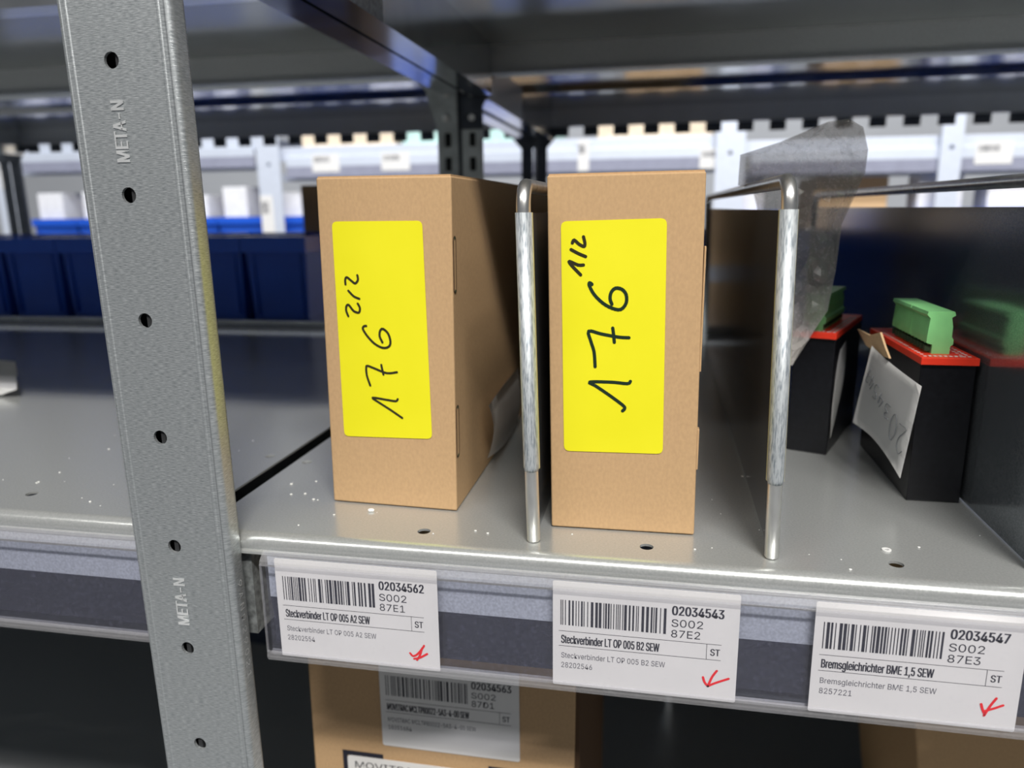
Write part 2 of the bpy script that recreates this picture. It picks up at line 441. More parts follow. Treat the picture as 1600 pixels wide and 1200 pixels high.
# gusset plates with bolts
for s, pts in ((-1, [(-.2562,.262),(-.2780,.262),(-.2880,.275),(-.2965,.309),(-.3124,.326),(-.3124,.3580),(-.2562,.3580)]), (1, [(-.2512,.262),(-.2235,.262),(-.2235,.288),(-.2150,.303),(-.2090,.317),(-.2080,.3580),(-.2512,.3580)])):
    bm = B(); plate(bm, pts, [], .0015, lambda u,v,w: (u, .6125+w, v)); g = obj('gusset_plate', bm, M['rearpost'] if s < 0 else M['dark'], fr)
    for zb in (.305, .2755):
        xb_ = -.2698 if s < 0 else -.2375
        bm = B(); add_tube(bm, [(xb_, .6127, zb), (xb_, .6102, zb), (xb_, .6095, zb)], [.0042, .0042, .0028], 14); obj('bolt', bm, M['bolt'], g)

# ================================================================== label holders and labels
def holder(xa, xb, z, label, yfr=-.0285):
    t = thing('label_holder', label, 'label holder', ((xa+xb)/2, yfr, z-.06), 'clear label holders on the shelf fronts')
    y1 = yfr; zt = z-.0085; zb = z-.0665
    bm = B(); add_prism(bm, [(y1-.0008, zt), (y1-.0008, zt-.030), (y1-.0014, zb+.002), (y1-.0004, zb+.002), (y1+.0001, zt-.030), (y1+.0001, zt)], xa, xb)
    bmesh.ops.recalc_face_normals(bm, faces=bm.faces); obj('back_strip', bm, M['clear_back'], t)
    bm = B(); add_box(bm, xa, xb, y1-.0062, y1-.0057, zb+.004, zt-.004); obj('front_window', bm, M['clear'], t)
    bm = B(); add_prism(bm, [(y1-.0004, zt+.0012), (y1-.0030, zt+.0010), (y1-.0062, zt-.0022), (y1-.0066, zt-.0046), (y1-.0060, zt-.0050), (y1-.0056, zt-.0028), (y1-.0028, zt+.0002), (y1-.0004, zt+.0004)], xa, xb)
    bmesh.ops.recalc_face_normals(bm, faces=bm.faces); obj('top_bead', bm, M['clear_edge'], t)
    bm = B(); add_prism(bm, [(y1-.0008, zb+.0030), (y1-.0008, zb), (y1-.0062, zb-.0004), (y1-.0072, zb+.0018), (y1-.0066, zb+.0046), (y1-.0056, zb+.0048), (y1-.0050, zb+.0024), (y1-.0020, zb+.0016)], xa, xb)
    bmesh.ops.recalc_face_normals(bm, faces=bm.faces); obj('bottom_bead', bm, M['clear_edge'], t)
    bm = B()
    add_box(bm, xa-.0004, xa+.0004, y1-.0062, y1-.0052, zb+.004, zt-.004); obj('end_edge', bm, M['clear_edge'], t)
    return t
holder(-.1965, .955, 0, 'clear plastic label holder with three white labels under the right shelf front')
holder(-1.43, -.262, .0025, 'empty dusty clear label holder on the left shelf front')
holder(-.1965, .955, .36, 'clear label holder on the front edge of the upper right shelf')
holder(-1.43, -.262, .3625, 'clear label holder on the front edge of the upper left shelf')

def add_barcode(bm, x0, x1, z0, z1, fn, seed):
    rnd = random.Random(seed); n = 34; seq = []
    for i in range(n):
        seq.append((rnd.choice((1,1,2,1,3,2)), rnd.choice((1,1,2,1,2,3))))
    tot = sum(a+b for a, b in seq) - seq[-1][1]; u = (x1-x0)/tot; x = x0
    for a, b in seq:
        w = a*u*.95
        bm.faces.new([bm.verts.new(fn(*p)) for p in ((x, z0), (x+w, z0), (x+w, z1), (x, z1))]); x += (a+b)*u
def shelf_label(x, ztop, Y, num, code, l1, l2, wl1, wl2, w3, seed, label, group, tick=None, W_=.0865, H_=.0555, k=1.0, rad=.0008):
    t = thing('shelf_label', label, 'label', (x+W_/2, Y, ztop-H_), group)
    mm = .001*k
    bm = B(); plate(bm, rrect(x, x+W_, ztop-H_, ztop, rad, 3), [], .0003, lambda u,v,w: (u, Y+w, v)); obj('label_card', bm, M['label'], t)
    f = face_y(Y-.00012)
    def T(bm, s, a, b, bot, top, off=0.0): add_text(bm, s, x+a*mm, x+b*mm, ztop-bot*mm, (bot-top)*mm, f, off)
    bm = B(); T(bm, num, 56.2, 79.4, 12.6, 8.0, .10); obj('article_number', bm, M['print'], t)
    bm = B(); T(bm, 'S002', 56, 70.3, 18.6, 14.8); T(bm, code, 56, 69.2, 24.1, 20.3); obj('location_code', bm, M['print'], t)
    bm = B(); T(bm, l1, 4.2, 4.2+wl1, 32.5, 28.2, .07); obj('description_text', bm, M['print'], t)
    bm = B(); T(bm, 'ST', 74.2, 78.4, 31.8, 28.4, .06); obj('unit_text', bm, M['print'], t)
    bm = B(); T(bm, l1, 4.2, 4.2+wl2, 40.4, 37.6); T(bm, l2, 4.2, 4.2+w3, 45.7, 42.9); obj('small_text', bm, M['print2'], t)
    bm = B()
    for a, b, c, d in ((3, 79, 25.9, 26.1), (3, 79, 33.9, 34.1), (72.3, 72.5, 26, 34)):
        bm.faces.new([bm.verts.new(f(x+p*mm, ztop-q*mm)) for p, q in ((a,d),(b,d),(b,c),(a,c))])
    obj('ruled_lines', bm, M['print'], t)
    bm = B(); add_barcode(bm, x+3.8*mm, x+53.6*mm, ztop-22.8*mm, ztop-9.6*mm, f, seed); obj('barcode', bm, M['print'], t)
    if tick:
        bm = B()
        for st in tick: add_stroke(bm, [(x+a*mm, ztop-b*mm) for a, b in st], .0011, face_y(Y-.0002))
        obj('red_tick', bm, M['red_ink'], t)
    return t
YL = -.0325
LG = 'printed labels in the clear holder'
shelf_label(-.1895, -.0095, YL, '02034562', '87E1', 'Steckverbinder LT OP 005 A2 SEW', '28202554', 46, 49, 15, 1,
  'white barcode label 02034562 in the holder beneath the left carton', LG,
  [[(71,46.5),(72.5,48),(75,46.5),(78,42.5),(78.5,41.5)], [(74.5,50),(76,47.5),(77.5,43)], [(73,49.5),(76,48.6),(80,46)]])
shelf_label(-.0455, -.0095, YL, '02034543', '87E2', 'Steckverbinder LT OP 005 B2 SEW', '28202546', 46.5, 49.5, 15, 2,
  'white barcode label 02034543 in the holder beneath the right carton', LG,
  [[(77.5,39.5),(75.5,43),(73.8,48)], [(71.4,43.5),(72.2,46),(73.8,48)], [(73.8,48),(77,46),(83,43)]])
shelf_label(.0735, -.0095, YL, '02034547', '87E3', 'Bremsgleichrichter BME 1,5 SEW', '8257221', 47, 49, 14, 3,
  'white barcode label 02034547 at the right end, beneath the black modules', LG,
  [[(77.5,39.5),(75.5,43.5),(73.6,48.5)], [(71.8,43),(72.6,45.5),(73.8,48)], [(73.2,46.5),(77,44.6),(80.5,42.6)]])

# ================================================================== brown cartons
def sticker(parent, pts, Y0, fn, strokes, w, mats):
    bm = B(); plate(bm, pts, [], .00015, lambda u, v, q: fn(u, v, -.00035+q)); st = obj('yellow_sticker', bm, M['yellow'], parent)
    return st
def quad_round(c, r=.003, n=4):
    """rounded quad from 4 corners (BL, BR, TR, TL)"""
    out = []
    for i in range(4):
        p = Vector(c[i]); a = (Vector(c[i-1])-p).normalized()*r; b = (Vector(c[(i+1)%4])-p).normalized()*r
        for k in range(n+1):
            t = k/n; out.append(tuple(p + a*(1-t)**2 + b*t**2))
    return out
def carton(label, c, Yl, Yr, depth, dirx, group=None):
    """c: front BL, BR, TR, TL as (x,z); front face from y=Yl at left to Yr at right"""
    (xa,za),(xb,zb),(xc,zc),(xd,zd) = c
    dx = dirx*depth
    bot = [(xa,Yl,max(za,.0003)),(xb,Yr,max(zb,.0003)),(xb+dx,Yr+depth,.0003),(xa+dx,Yl+depth,.0003)]
    top = [(xd,Yl,zd),(xc,Yr,zc),(xc+dx,Yr+depth,zc),(xd+dx,Yl+depth,zd)]
    t = thing('cardboard_box', label, 'box', ((xa+xb)/2, (Yl+Yr)/2, 0), group)
    bm = B(); hexa(bm, bot, top, .0009); obj('carton_body', bm, M['card'], t)
    return t
SL = [[(-157.6,129.9),(-157.4,127.5),(-159.1,125.6),(-161.3,127.0),(-163.7,128.8),(-164.7,127.5),(-164.7,125.1)],[(-163.3,121.6),(-160.4,118.7),(-157.2,117.4)],[(-158.3,114.8),(-157.2,112.4),(-158.0,110.0),(-160.9,110.8),(-163.6,114.0),(-165.0,113.2),(-165.2,110.7),(-164.2,108.0)],[(-154.1,102.9),(-155.5,102.6),(-156.1,101.0),(-153.6,97.1),(-149.8,93.3),(-145.3,91.2),(-141.8,91.9),(-140.6,94.6),(-141.7,99.0),(-144.5,101.5),(-146.2,100.4),(-146.6,97.3),(-145.2,94.2)],[(-146.6,81.7),(-146.2,79.3),(-145.6,76.4)],[(-137.7,78.0),(-143.7,77.3),(-150.6,79.6),(-154.6,80.9),(-155.5,79.8),(-155.3,75.3),(-153.7,70.0)],[(-138.0,63.0),(-139.3,61.8),(-144.5,62.3),(-152.7,63.1),(-149.3,60.7),(-142.5,56.7),(-135.9,52.5)]]
SR = [[(-36.2,149.8),(-35.5,146.8),(-35.9,145.3),(-38.2,146.3),(-40.6,148.3),(-41.5,147.0)],[(-42.1,143.8),(-38.7,142.0),(-35.1,140.5)],[(-36.1,136.5),(-38.7,136.5),(-42.8,138.2),(-42.3,136.9),(-39.7,134.1),(-37.4,131.8)],[(-31.9,127.3),(-33.1,128.0),(-33.1,126.5),(-30.8,122.4),(-26.6,118.3),(-22.0,115.8),(-17.9,115.3),(-15.4,118.4),(-15.5,122.5),(-17.6,125.0),(-20.6,125.5),(-22.6,123.5),(-23.1,120.4),(-22.2,117.8)],[(-21.6,106.1),(-21.1,102.7),(-20.7,99.1)],[(-13.7,101.5),(-18.6,101.7),(-26.9,103.1),(-33.2,104.4),(-32.1,99.3),(-30.5,94.1),(-29.9,86.8)],[(-12.5,79.8),(-14.0,78.6),(-21.4,79.1),(-32.4,78.9),(-29.2,76.8),(-22.3,72.2),(-15.9,67.5),(-15.0,65.9),(-16.0,64.7)]]
def on_front(Yl, Yr, xa, xb, off):
    return lambda x, z: (x, Yl + (Yr-Yl)*(x-xa)/(xb-xa) - off, z)
# left carton
cl = carton('narrow brown carton with yellow sticker 176 2/2, nearest the post', [(-.1806,.0005),(-.1063,.0005),(-.1040,.1797),(-.1782,.1803)], .0232, .0196, .55, .0)
fl = lambda u, v, q: on_front(.0232, .0196, -.1806, -.1063, 0)(u, v)[:1] + (on_front(.0232, .0196, -.1806, -.1063, 0)(u, v)[1]+q, v)
st = sticker(cl, quad_round([(-.1712,.0400),(-.1191,.0414),(-.1201,.1579),(-.1705,.1579)]), .0214, fl, SL, .0013, None)
bm = B()
for i, s_ in enumerate(SL): add_stroke(bm, [(a/1000, b/1000) for a, b in s_], .00125, on_front(.0232, .0196, -.1806, -.1063, .0005))
obj('handwriting', bm, M['ink2'], st)
def side_slot(parent, x_of_z, y0, y1, z0, z1):
    ring = rrect(y0, y1, z0, z1, (y1-y0)*.45, 4); inner = rrect(y0+.0010, y1-.0010, z0+.0007, z1-.0007, (y1-y0)*.35, 4)
    bm = B(); plate(bm, ring, [inner], .0002, lambda u, v, w: (x_of_z(v)+.0003-w, u, v)); s = obj('tab_slot', bm, M['card_dark'], parent)
    bm = B(); plate(bm, inner, [], .0002, lambda u, v, w: (x_of_z(v)+.00025-w, u, v)); obj('slot_tab', bm, M['card'], s)
    for zz_ in (z0+.0012, z1-.0012):
        bm = B(); plate(bm, circ((y0+y1)/2, zz_, .0009, 8), [], .0001, lambda u, v, w: (x_of_z(v)+.0004-w, u, v)); obj('slot_notch', bm, M['slot'], s)
xz = lambda z_: -.1063 + .0023*z_/.18
side_slot(cl, xz, .0205, .0262, .1205, .1500)
side_slot(cl, xz, .0205, .0268, .0305, .0600)
# top flaps seam
obj('lid_flap', hexa(B(), [(-.1776,.0245,.1801),(-.1046,.0212,.1796),(-.1046,.560,.1796),(-.1776,.563,.1801)], [(-.1776,.0245,.1810),(-.1046,.0212,.1806),(-.1046,.560,.1806),(-.1776,.563,.1810)]), M['card'], cl)
# right carton
cr = carton('narrow brown carton with yellow sticker 176 1/2, between the two dividers', [(-.0517,.0005),(.0212,.0005),(.0195,.1788),(-.0538,.1783)], .0075, .0083, .55, .0)
fr_ = lambda u, v, q: (u, .0075+.0008*(u+.0517)/.073+q, v)
st = sticker(cr, quad_round([(-.0452,.0424),(.0043,.0430),(.0026,.1581),(-.0471,.1571)]), .0065, fr_, SR, .0015, None)
bm = B()
for s_ in SR[3:]: add_stroke(bm, [(a/1000, b/1000) for a, b in s_], .0016, on_front(.0075, .0083, -.0517, .0212, .0005))
obj('handwriting', bm, M['ink'], st)
bm = B()
for s_ in SR[:3]: add_stroke(bm, [(a/1000, b/1000) for a, b in s_], .00155, on_front(.0075, .0083, -.0517, .0212, .0005))
obj('handwriting', bm, M['ink2'], st)
obj('lid_flap', hexa(B(), [(-.0532,.0095,.1781),(.0190,.0102,.1786),(.0190,.550,.1786),(-.0532,.550,.1781)], [(-.0532,.0095,.1791),(.0190,.0102,.1796),(.0190,.550,.1796),(-.0532,.550,.1791)]), M['card'], cr)
for z0_, z1_ in ((.085, .1450), (.0350, .0560)):
    obj('edge_tab', bx(.0202, .0212+.0008-(z0_*.010), .0095, .0140, z0_, z1_, bev=.0003), M['card'], cr)

# folded white sheet leaning beside the left carton
bm = B(); n = 14; g = []
for i in range(n+1):
    t_ = i/n; row = []
    y = .076 + .11*t_
    zt = .0475 + .001*math.sin(t_*3)
    zb = .0006 + .012*(1-t_)**2
    for j in range(7):
        s_ = j/6; row.append(bm.verts.new((-.1015 + .005*math.sin(s_*2.6)*(1-.3*t_) - .002*t_, y - .004*s_*(1-t_), zb + (zt-zb)*s_)))
    g.append(row)
for i in range(n):
    for j in range(6):
        f = bm.faces.new((g[i][j], g[i+1][j], g[i+1][j+1], g[i][j+1])); f.smooth = True
r = bmesh.ops.solidify(bm, geom=list(bm.faces), thickness=.0003)
tag(obj('paper_sheet', bm, M['paper']), 'curved white sheet tucked along the right side of the left carton', 'paper')

# ================================================================== dividers
def divider(xf, xt, label, zb=0.0, yf=-.011, yend=.575):
    t = thing('shelf_divider', label, 'divider', (xf, yf, zb), 'wire framed shelf dividers')
    dx = xt-xf
    def X(z): return xf + dx*(z-zb)/.174
    rb = .0105; top = zb+.1735
    pts = [(X(zb+.0002), yf, zb+.0002), (X(zb+.06), yf, zb+.06), (X(zb+.12), yf, zb+.12), (X(top-rb), yf, top-rb)]
    for i in range(1, 8):
        a = R(90*i/7); pts.append((X(top-rb+rb*math.sin(a)), yf+rb-rb*math.cos(a), top-rb+rb*math.sin(a)))
    pts += [(X(top), yf+.15, top), (X(top), yend-rb, top)]
    for i in range(1, 8):
        a = R(90*i/7); pts.append((X(top), yend-rb+rb*math.sin(a), top-rb+rb*math.cos(a)))
    pts += [(X(zb), yend, zb+.0002)]
    # foot slightly rounded
    bm = B(); add_tube(bm, [pts[0]]+[(X(zb+.0012), yf, zb+.0012)]+pts[1:], [.0028]+[.0034]*(len(pts)), 16); obj('wire_frame', bm, M['wire'], t)
    # sheet
    bm = B(); z0, z1 = zb+.0008, zb+.1610
    hexa(bm, [(X(z0)-.0005, yf+.002, z0), (X(z0)+.0005, yf+.002, z0), (X(z0)+.0005, yend-.002, z0), (X(z0)-.0005, yend-.002, z0)],
         [(X(z1)-.0005, yf+.002, z1), (X(z1)+.0005, yf+.002, z1), (X(z1)+.0005, yend-.002, z1), (X(z1)-.0005, yend-.002, z1)])
    obj('sheet_panel', bm, M['sheet'], t)
    # sleeve wrapped round the front wire
    bm = B(); z0, z1 = zb+.0375, zb+.1615; rs = 18
    P = []
    for i in range(rs+1):
        a = R(180+180*i/rs); P.append((.0038*math.cos(a), .0040*math.sin(a)))
    P += [(.0036, .0022), (.0012, .0040), (-.0012, .0040), (-.0036, .0022)]
    A = [bm.verts.new((X(z0)+p*.9, yf+q*.92, z0)) for p, q in P]; A2 = [bm.verts.new((X(z0+.002)+p, yf+q, z0+.002)) for p, q in P]; C = [bm.verts.new((X(z1)+p, yf+q, z1)) for p, q in P]
    nn = len(P)
    for U, V in ((A, A2), (A2, C)):
        for i in range(nn):
            f = bm.faces.new((U[i], U[(i+1)%nn], V[(i+1)%nn], V[i])); f.smooth = i < rs
    bm.faces.new(A[::-1]); bm.faces.new(C)
    s = obj('wire_sleeve', bm, M['sleeve'], t)
    # yellowish cut edges of the wrapped sheet
    for sg in (-1, 1):
        bm = B(); hexa(bm, [(X(z0)+sg*.0038-.0002, yf+.0002, z0+.001), (X(z0)+sg*.0038+.0002, yf+.0002, z0+.001), (X(z0)+sg*.0038+.0002, yf+.0022, z0+.001), (X(z0)+sg*.0038-.0002, yf+.0022, z0+.001)],
            [(X(z1)+sg*.0038-.0002, yf+.0002, z1), (X(z1)+sg*.0038+.0002, yf+.0002, z1), (X(z1)+sg*.0038+.0002, yf+.0022, z1), (X(z1)+sg*.0038-.0002, yf+.0022, z1)])
        obj('sleeve_edge', bm, M['zinc_edge'], s)
    return t
divider(-.0582, -.0622, 'shelf divider with zinc wire front standing between the two brown cartons')
divider(.0563, .0534, 'shelf divider with zinc wire front right of the 1/2 carton')
divider(.1712, .1716, 'shelf divider at the right frame edge mirroring the nearer module', yf=-.004)

# ================================================================== black modules
def module(label, loc, rz, w=.0275, d=.105, h=.0785, split=True):
    t = thing('brake_rectifier', label, 'electrical module', (0, 0, 0), 'black modules with red covers and green terminals')
    obj('module_body', bx(0, w, 0, d, .0002, h, bev=.0006), M['black'], t, True)
    obj('red_cover', bx(-.0008, w+.0006, -.0022, d*.98, h, h+.0042, bev=.0005), M['red'], t, True)
    zt = h+.0042
    lens = [(.0095, .038), (.039, .074)] if split else [(.0050, .072)]
    for y0, y1 in lens:
        xa, xb = .0045, .0178
        bm = B()
        # silhouette seen from the front: foot, wider body, lip, cap
        prof = [(xa+.0030, zt), (xb-.0012, zt), (xb-.0012, zt+.0042), (xb+.0002, zt+.0052), (xb+.0002, zt+.0080), (xb-.0008, zt+.0095), (xb-.0008, zt+.0150), (xb-.0018, zt+.0200), (xb, zt+.0212), (xb-.0006, zt+.0232), (xa-.0006, zt+.0232), (xa-.0010, zt+.0215), (xa+.0008, zt+.0195), (xa, zt+.0095), (xa, zt+.0060), (xa+.0030, zt+.0050)]
        add_prism(bm, prof, y0, y1, 'y'); bmesh.ops.recalc_face_normals(bm, faces=bm.faces)
        tb = obj('terminal_block', bm, M['green'], t, True)
        n = max(3, int((y1-y0)/.0055))
        bm = B()
        for i in range(n):
            yy = y0 + (y1-y0)*(i+.5)/n
            add_box(bm, xa-.0002, xa+.0032, yy-.0013, yy+.0013, zt+.0014, zt+.0044)
            add_box(bm, xb-.0014, xb-.0008, yy-.0013, yy+.0013, zt+.0012, zt+.0038)
        obj('terminal_openings', bm, M['slot'], tb, True)
    # pale printing along the cover
    bm = B(); rnd = random.Random(7)
    for row, xx in ((0, .0012), (1, .0208), (2, .0235)):
        for i in range(16):
            y = .001 + i*.0052 + rnd.random()*.001
            add_box(bm, xx, xx+.0016, y, y+.0024*rnd.uniform(.5, 1), zt, zt+.00015)
    for i in range(7): add_box(bm, .004+i*.0026, .0055+i*.0026, .0015, .004, zt, zt+.00015)
    obj('cover_print', bm, M['label'], t, True)
    t.location = loc; t.rotation_euler = (0, 0, rz)
    return t
m1 = module('black module with red cover, green terminals and a white handwritten tag, nearest', (.1405, .0760, 0), 0, split=True)
m2 = module('black module with red cover and green terminals, farther back, inside the bag', (.0889, .1627, 0), R(-22), w=.0260, d=.100, split=False)

def patch(name, corners, mat, bulge, nrm, nu=10, nv=10, thick=.0003, curl=None):
    A, Bq, Cq, D = [Vector(p) for p in corners]; bm = B(); g = []
    for i in range(nu+1):
        row = []
        for j in range(nv+1):
            u, v = i/nu, j/nv
            p = A.lerp(Bq, u).lerp(D.lerp(Cq, u), v) + Vector(nrm)*bulge*math.sin(math.pi*u)*math.sin(math.pi*(.15+.85*v))
            if curl: p += curl(u, v)
            row.append(bm.verts.new(p))
        g.append(row)
    for i in range(nu):
        for j in range(nv):
            f = bm.faces.new((g[i][j], g[i+1][j], g[i+1][j+1], g[i][j+1])); f.smooth = True
    return bm, g
# hand-written tag peeling off the near module
cA = [(.1280,.1269,.0795), (.1392,.0672,.0682), (.1345,.0705,.0147), (.1220,.1305,.0297)]
crl = lambda u, v: Vector((0, 0, .0045*math.sin(math.pi*u)*v))
bm, _ = patch('t', cA, None, .004, (-.9,-.3,.1), curl=crl)
bmesh.ops.solidify(bm, geom=list(bm.faces), thickness=.0003)
tg = tag(obj('paper_tag', bm, M['paper']), 'white paper tag with pencilled number 2034547, hanging on the nearer module', 'paper tag')
# digits 2034547, upside down on the tag; (u right, v down) in tag space
def on_tag(u, v):
    A, Bq, Cq, D = [Vector(p) for p in cA]
    p = A.lerp(Bq, u).lerp(D.lerp(Cq, u), v) + Vector((-.9,-.3,.1))*.004*math.sin(math.pi*u)*math.sin(math.pi*(.15+.85*v)) + crl(u, v)
    return p + Vector((-.0006,-.0006,.0002))
bm = B()
DG = {'2': [[(0,.8),(.3,1),(.6,.8),(.5,.45),(0,0),(.7,0)]], '0': [[(.3,1),(0,.6),(.1,.1),(.4,0),(.65,.4),(.55,.9),(.3,1)]], '3': [[(0,.95),(.4,1),(.5,.75),(.2,.55),(.55,.35),(.45,.05),(0,.05)]],
      '4': [[(.35,1),(0,.35),(.6,.35)],[(.55,.8),(.45,0)]], '5': [[(.6,1),(.1,1),(.1,.6),(.5,.55),(.55,.2),(.3,0),(0,.1)]], '7': [[(0,1),(.6,1),(.2,0)],[(.05,.5),(.6,.5)]]}
for i, ch in enumerate('2034547'):
    for s_ in DG[ch]:
        Q = spline([(a, b) for a, b in s_], 4)
        P3 = []
        for q in Q:
            # upside down: string starts at right and runs left
            hgt = .30 if i < 2 else .17; uu = .95 - i*.128 - q.x*.135; vv = .50 - i*.045 + q.y*hgt
            P3.append(on_tag(max(.02, uu), min(.97, vv)))
        add_tube(bm, P3, .00028, 5)
obj('pencilled_number', bm, M['pencil'], tg)
# torn brown cardboard scrap behind the tag
bm = B(); pts = [(.1665,.0836),(.1398,.0838),(.1198,.0888),(.1093,.0822),(.0992,.0770),(.118,.0755),(.1449,.0765)]
plate(bm, pts, [], .0012, lambda u, v, w: (.1300+w+.06*(.12-u)*.5, u, v))
tag(obj('cardboard_scrap', bm, M['card_tan']), 'torn scrap of tan cardboard sticking up behind the white paper tag', 'cardboard scrap')
# plain sheet on the far module
bm, _ = patch('p', [(.1150,.1600,.0666), (.1310,.1990,.0745), (.1300,.1960,.0400), (.1160,.1590,.0100)], None, .002, (.9,-.3,.1))
bmesh.ops.solidify(bm, geom=list(bm.faces), thickness=.0003)
tag(obj('paper_tag', bm, M['paper']), 'plain white paper tag leaning on the far bagged module', 'paper tag')

# ================================================================== polythene bag around the far module
def bag():
    out = [(.0470,.176),(.0474,.1945),(.0721,.2020),(.0979,.2126),(.1100,.2140),(.1185,.2090),(.1223,.1957),(.1210,.182),(.1170,.1709),(.1102,.1513),(.1086,.1232),(.1050,.098),(.0960,.078),(.0860,.062),(.0700,.070),(.0620,.095),(.0615,.130),(.0600,.160),(.0560,.1745)]
    bm = B()
    def sheet(Y, sgn):
        P = [Vector(p) for p in out]; n0 = len(P); E = [(i, (i+1) % n0) for i in range(n0)]
        step = .0045; inner = []
        def inside(p):
            c = False
            for i in range(n0):
                (x1,y1),(x2,y2) = out[i], out[i-1]
                if (y1 > p[1]) != (y2 > p[1]) and p[0] < (x2-x1)*(p[1]-y1)/(y2-y1)+x1: c = not c
            return c
        def dist(p):
            m_ = 9
            for i in range(n0):
                a, b = Vector(out[i-1]), Vector(out[i]); ab = b-a; t = max(0, min(1, (Vector(p)-a).dot(ab)/ab.length_squared)); m_ = min(m_, (a+ab*t-Vector(p)).length)
            return m_
        x = .046
        while x < .125:
            z = .06
            while z < .216:
                q = (x+.0012*math.sin(z*900), z+.0012*math.sin(x*700))
                if inside(q) and dist(q) > .0018: P.append(Vector(q))
                z += step
            x += step
        vo, eo, fo, *_ = delaunay_2d_cdt(P, E, [], 1, 1e-7)
        vs = []
        for v in vo:
            d = min(dist((v.x, v.y)), .016)
            c1 = 1.5*abs(noise.noise(Vector((v.x*48+v.y*22, v.y*14-v.x*20, sgn*3)))); c2 = abs(noise.noise(Vector((v.x*110+v.y*40, v.y*60-v.x*30, 5*sgn))))
            y = Y + sgn*(.55*d) + .010*c1 - .006*c2*sgn + .05*(v.y-.17)
            vs.append(bm.verts.new((v.x, y, v.y)))
        for f in fo:
            c = (sum(vo[i].x for i in f)/len(f), sum(vo[i].y for i in f)/len(f))
            if inside(c):
                q = bm.faces.new([vs[i] for i in f]); q.smooth = False
    sheet(.148, -1); sheet(.150, 1)
    return bm
bg_ = tag(obj('plastic_bag', bag(), M['bag']), 'crumpled clear polythene bag standing up behind the right divider', 'bag')

# ================================================================== lower carton
tb = thing('cardboard_box', 'wide brown carton on the lower shelf with white label 02034563', 'box', (-.136, .063, -.50))
bm = B(); hexa(bm, [(-.2300,.063,-.4995),(-.0470,.063,-.4995),(-.0470,.30,-.4995),(-.2300,.30,-.4995)], [(-.2265,.063,-.1180),(-.0440,.063,-.1180),(-.0440,.30,-.1180),(-.2265,.30,-.1180)], .0012); obj('carton_body', bm, M['card'], tb)
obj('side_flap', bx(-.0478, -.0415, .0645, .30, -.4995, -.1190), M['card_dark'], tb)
k = .0958/.0865
shelf_label(-.1755, -.1270, .0622, '02034563', '87D1', 'MOVITRAC MCLTPB0022-5A3-4-00 SEW', '18251684', 50, 54, 14.5, 4,
  'white barcode label 02034563 stuck high on the lower carton', None, None, W_=.0950, H_=.0650, k=k*1.02, rad=.0015)
t = thing('shipping_label', 'white label with black corners and MOVITRAC print low on the lower carton', 'label', (-.14, .0625, -.26))
bm = B(); plate(bm, rrect(-.2020, -.0830, -.275, -.2035, .002, 3), [], .0003, lambda u, v, w: (u, .0620+w, v)); obj('label_card', bm, M['label'], t)
bm = B(); plate(bm, [(-.2055,-.2400),(-.2020,-.2400),(-.2020,-.2035),(-.1760,-.2035),(-.1760,-.2000),(-.2055,-.2000)], [], .0002, lambda u, v, w: (u, .0624+w, v)); obj('black_corner', bm, M['print'], t)
bm = B(); plate(bm, [(-.0830,-.2400),(-.0790,-.2400),(-.0790,-.1985),(-.1020,-.1985),(-.1020,-.2035),(-.0830,-.2035)], [], .0002, lambda u, v, w: (u, .0624+w, v))
obj('black_corner', bm, M['print'], t)
bm = B(); add_text(bm, 'MOVITRAC LTP-B', -.1965, -.1180, -.2125, .0052, face_y(.0617)); obj('printed_text', bm, M['print'], t)
tag(obj('cardboard_box', hexa(B(), [(.245,.20,-.4995),(.42,.20,-.4995),(.42,.42,-.4995),(.245,.42,-.4995)], [(.193,.20,-.150),(.42,.20,-.150),(.42,.42,-.150),(.193,.42,-.150)], .002), M['card']), 'brown carton in shadow on the lower shelf at the bottom right corner', 'box')

# ================================================================== blue bins
def make_bin(w=.0985, d=.20, h=.118):
    t = thing('storage_bin', 'x', 'bin', (0, 0, 0), None)
    bm = B(); b_ = .007; hb = h-.020
    # tapered shell, open at the top
    def ring(i, o): return [(i, o, 0)]
    o0 = [(b_, b_, 0), (w-b_, b_, 0), (w-b_, d-b_, 0), (b_, d-b_, 0)]
    o1 = [(.002, .002, hb), (w-.002, .002, hb), (w-.002, d-.002, hb), (.002, d-.002, hb)]
    i1 = [(.004, .004, hb), (w-.004, .004, hb), (w-.004, d-.004, hb), (.004, d-.004, hb)]
    i0 = [(b_+.002, b_+.002, .002), (w-b_-.002, b_+.002, .002), (w-b_-.002, d-b_-.002, .002), (b_+.002, d-b_-.002, .002)]
    L_ = [[bm.verts.new(p) for p in q] for q in (o0, o1, i1, i0)]
    for a, b in zip(L_, L_[1:]):
        for i in range(4): bm.faces.new((a[i], a[(i+1)%4], b[(i+1)%4], b[i]))
    bm.faces.new(L_[0][::-1]); bm.faces.new(L_[3]); bmesh.ops.recalc_face_normals(bm, faces=bm.faces)
    obj('bin_body', bm, M['blue'], t, True)
    bm = B(); hs = [[(.004,.014),(w-.004,.014),(w-.004,d-.004),(.004,d-.004)]]
    plate(bm, [(-.001,-.006),(w+.001,-.006),(w+.001,d+.001),(-.001,d+.001)], hs, .0225, lambda u, v, q: (u, v, h-q)); obj('bin_rim', bm, M['blue_rim'], t, True)
    for x in (.012, w-.012-.003): obj('stacking_rib', bx(x, x+.003, .0005, .012, .004, hb), M['blue'], t, True)
    return t
proto = make_bin()
bins = []
x0 = -.4915
names = ['sixth','fifth','fourth','third','second','first']
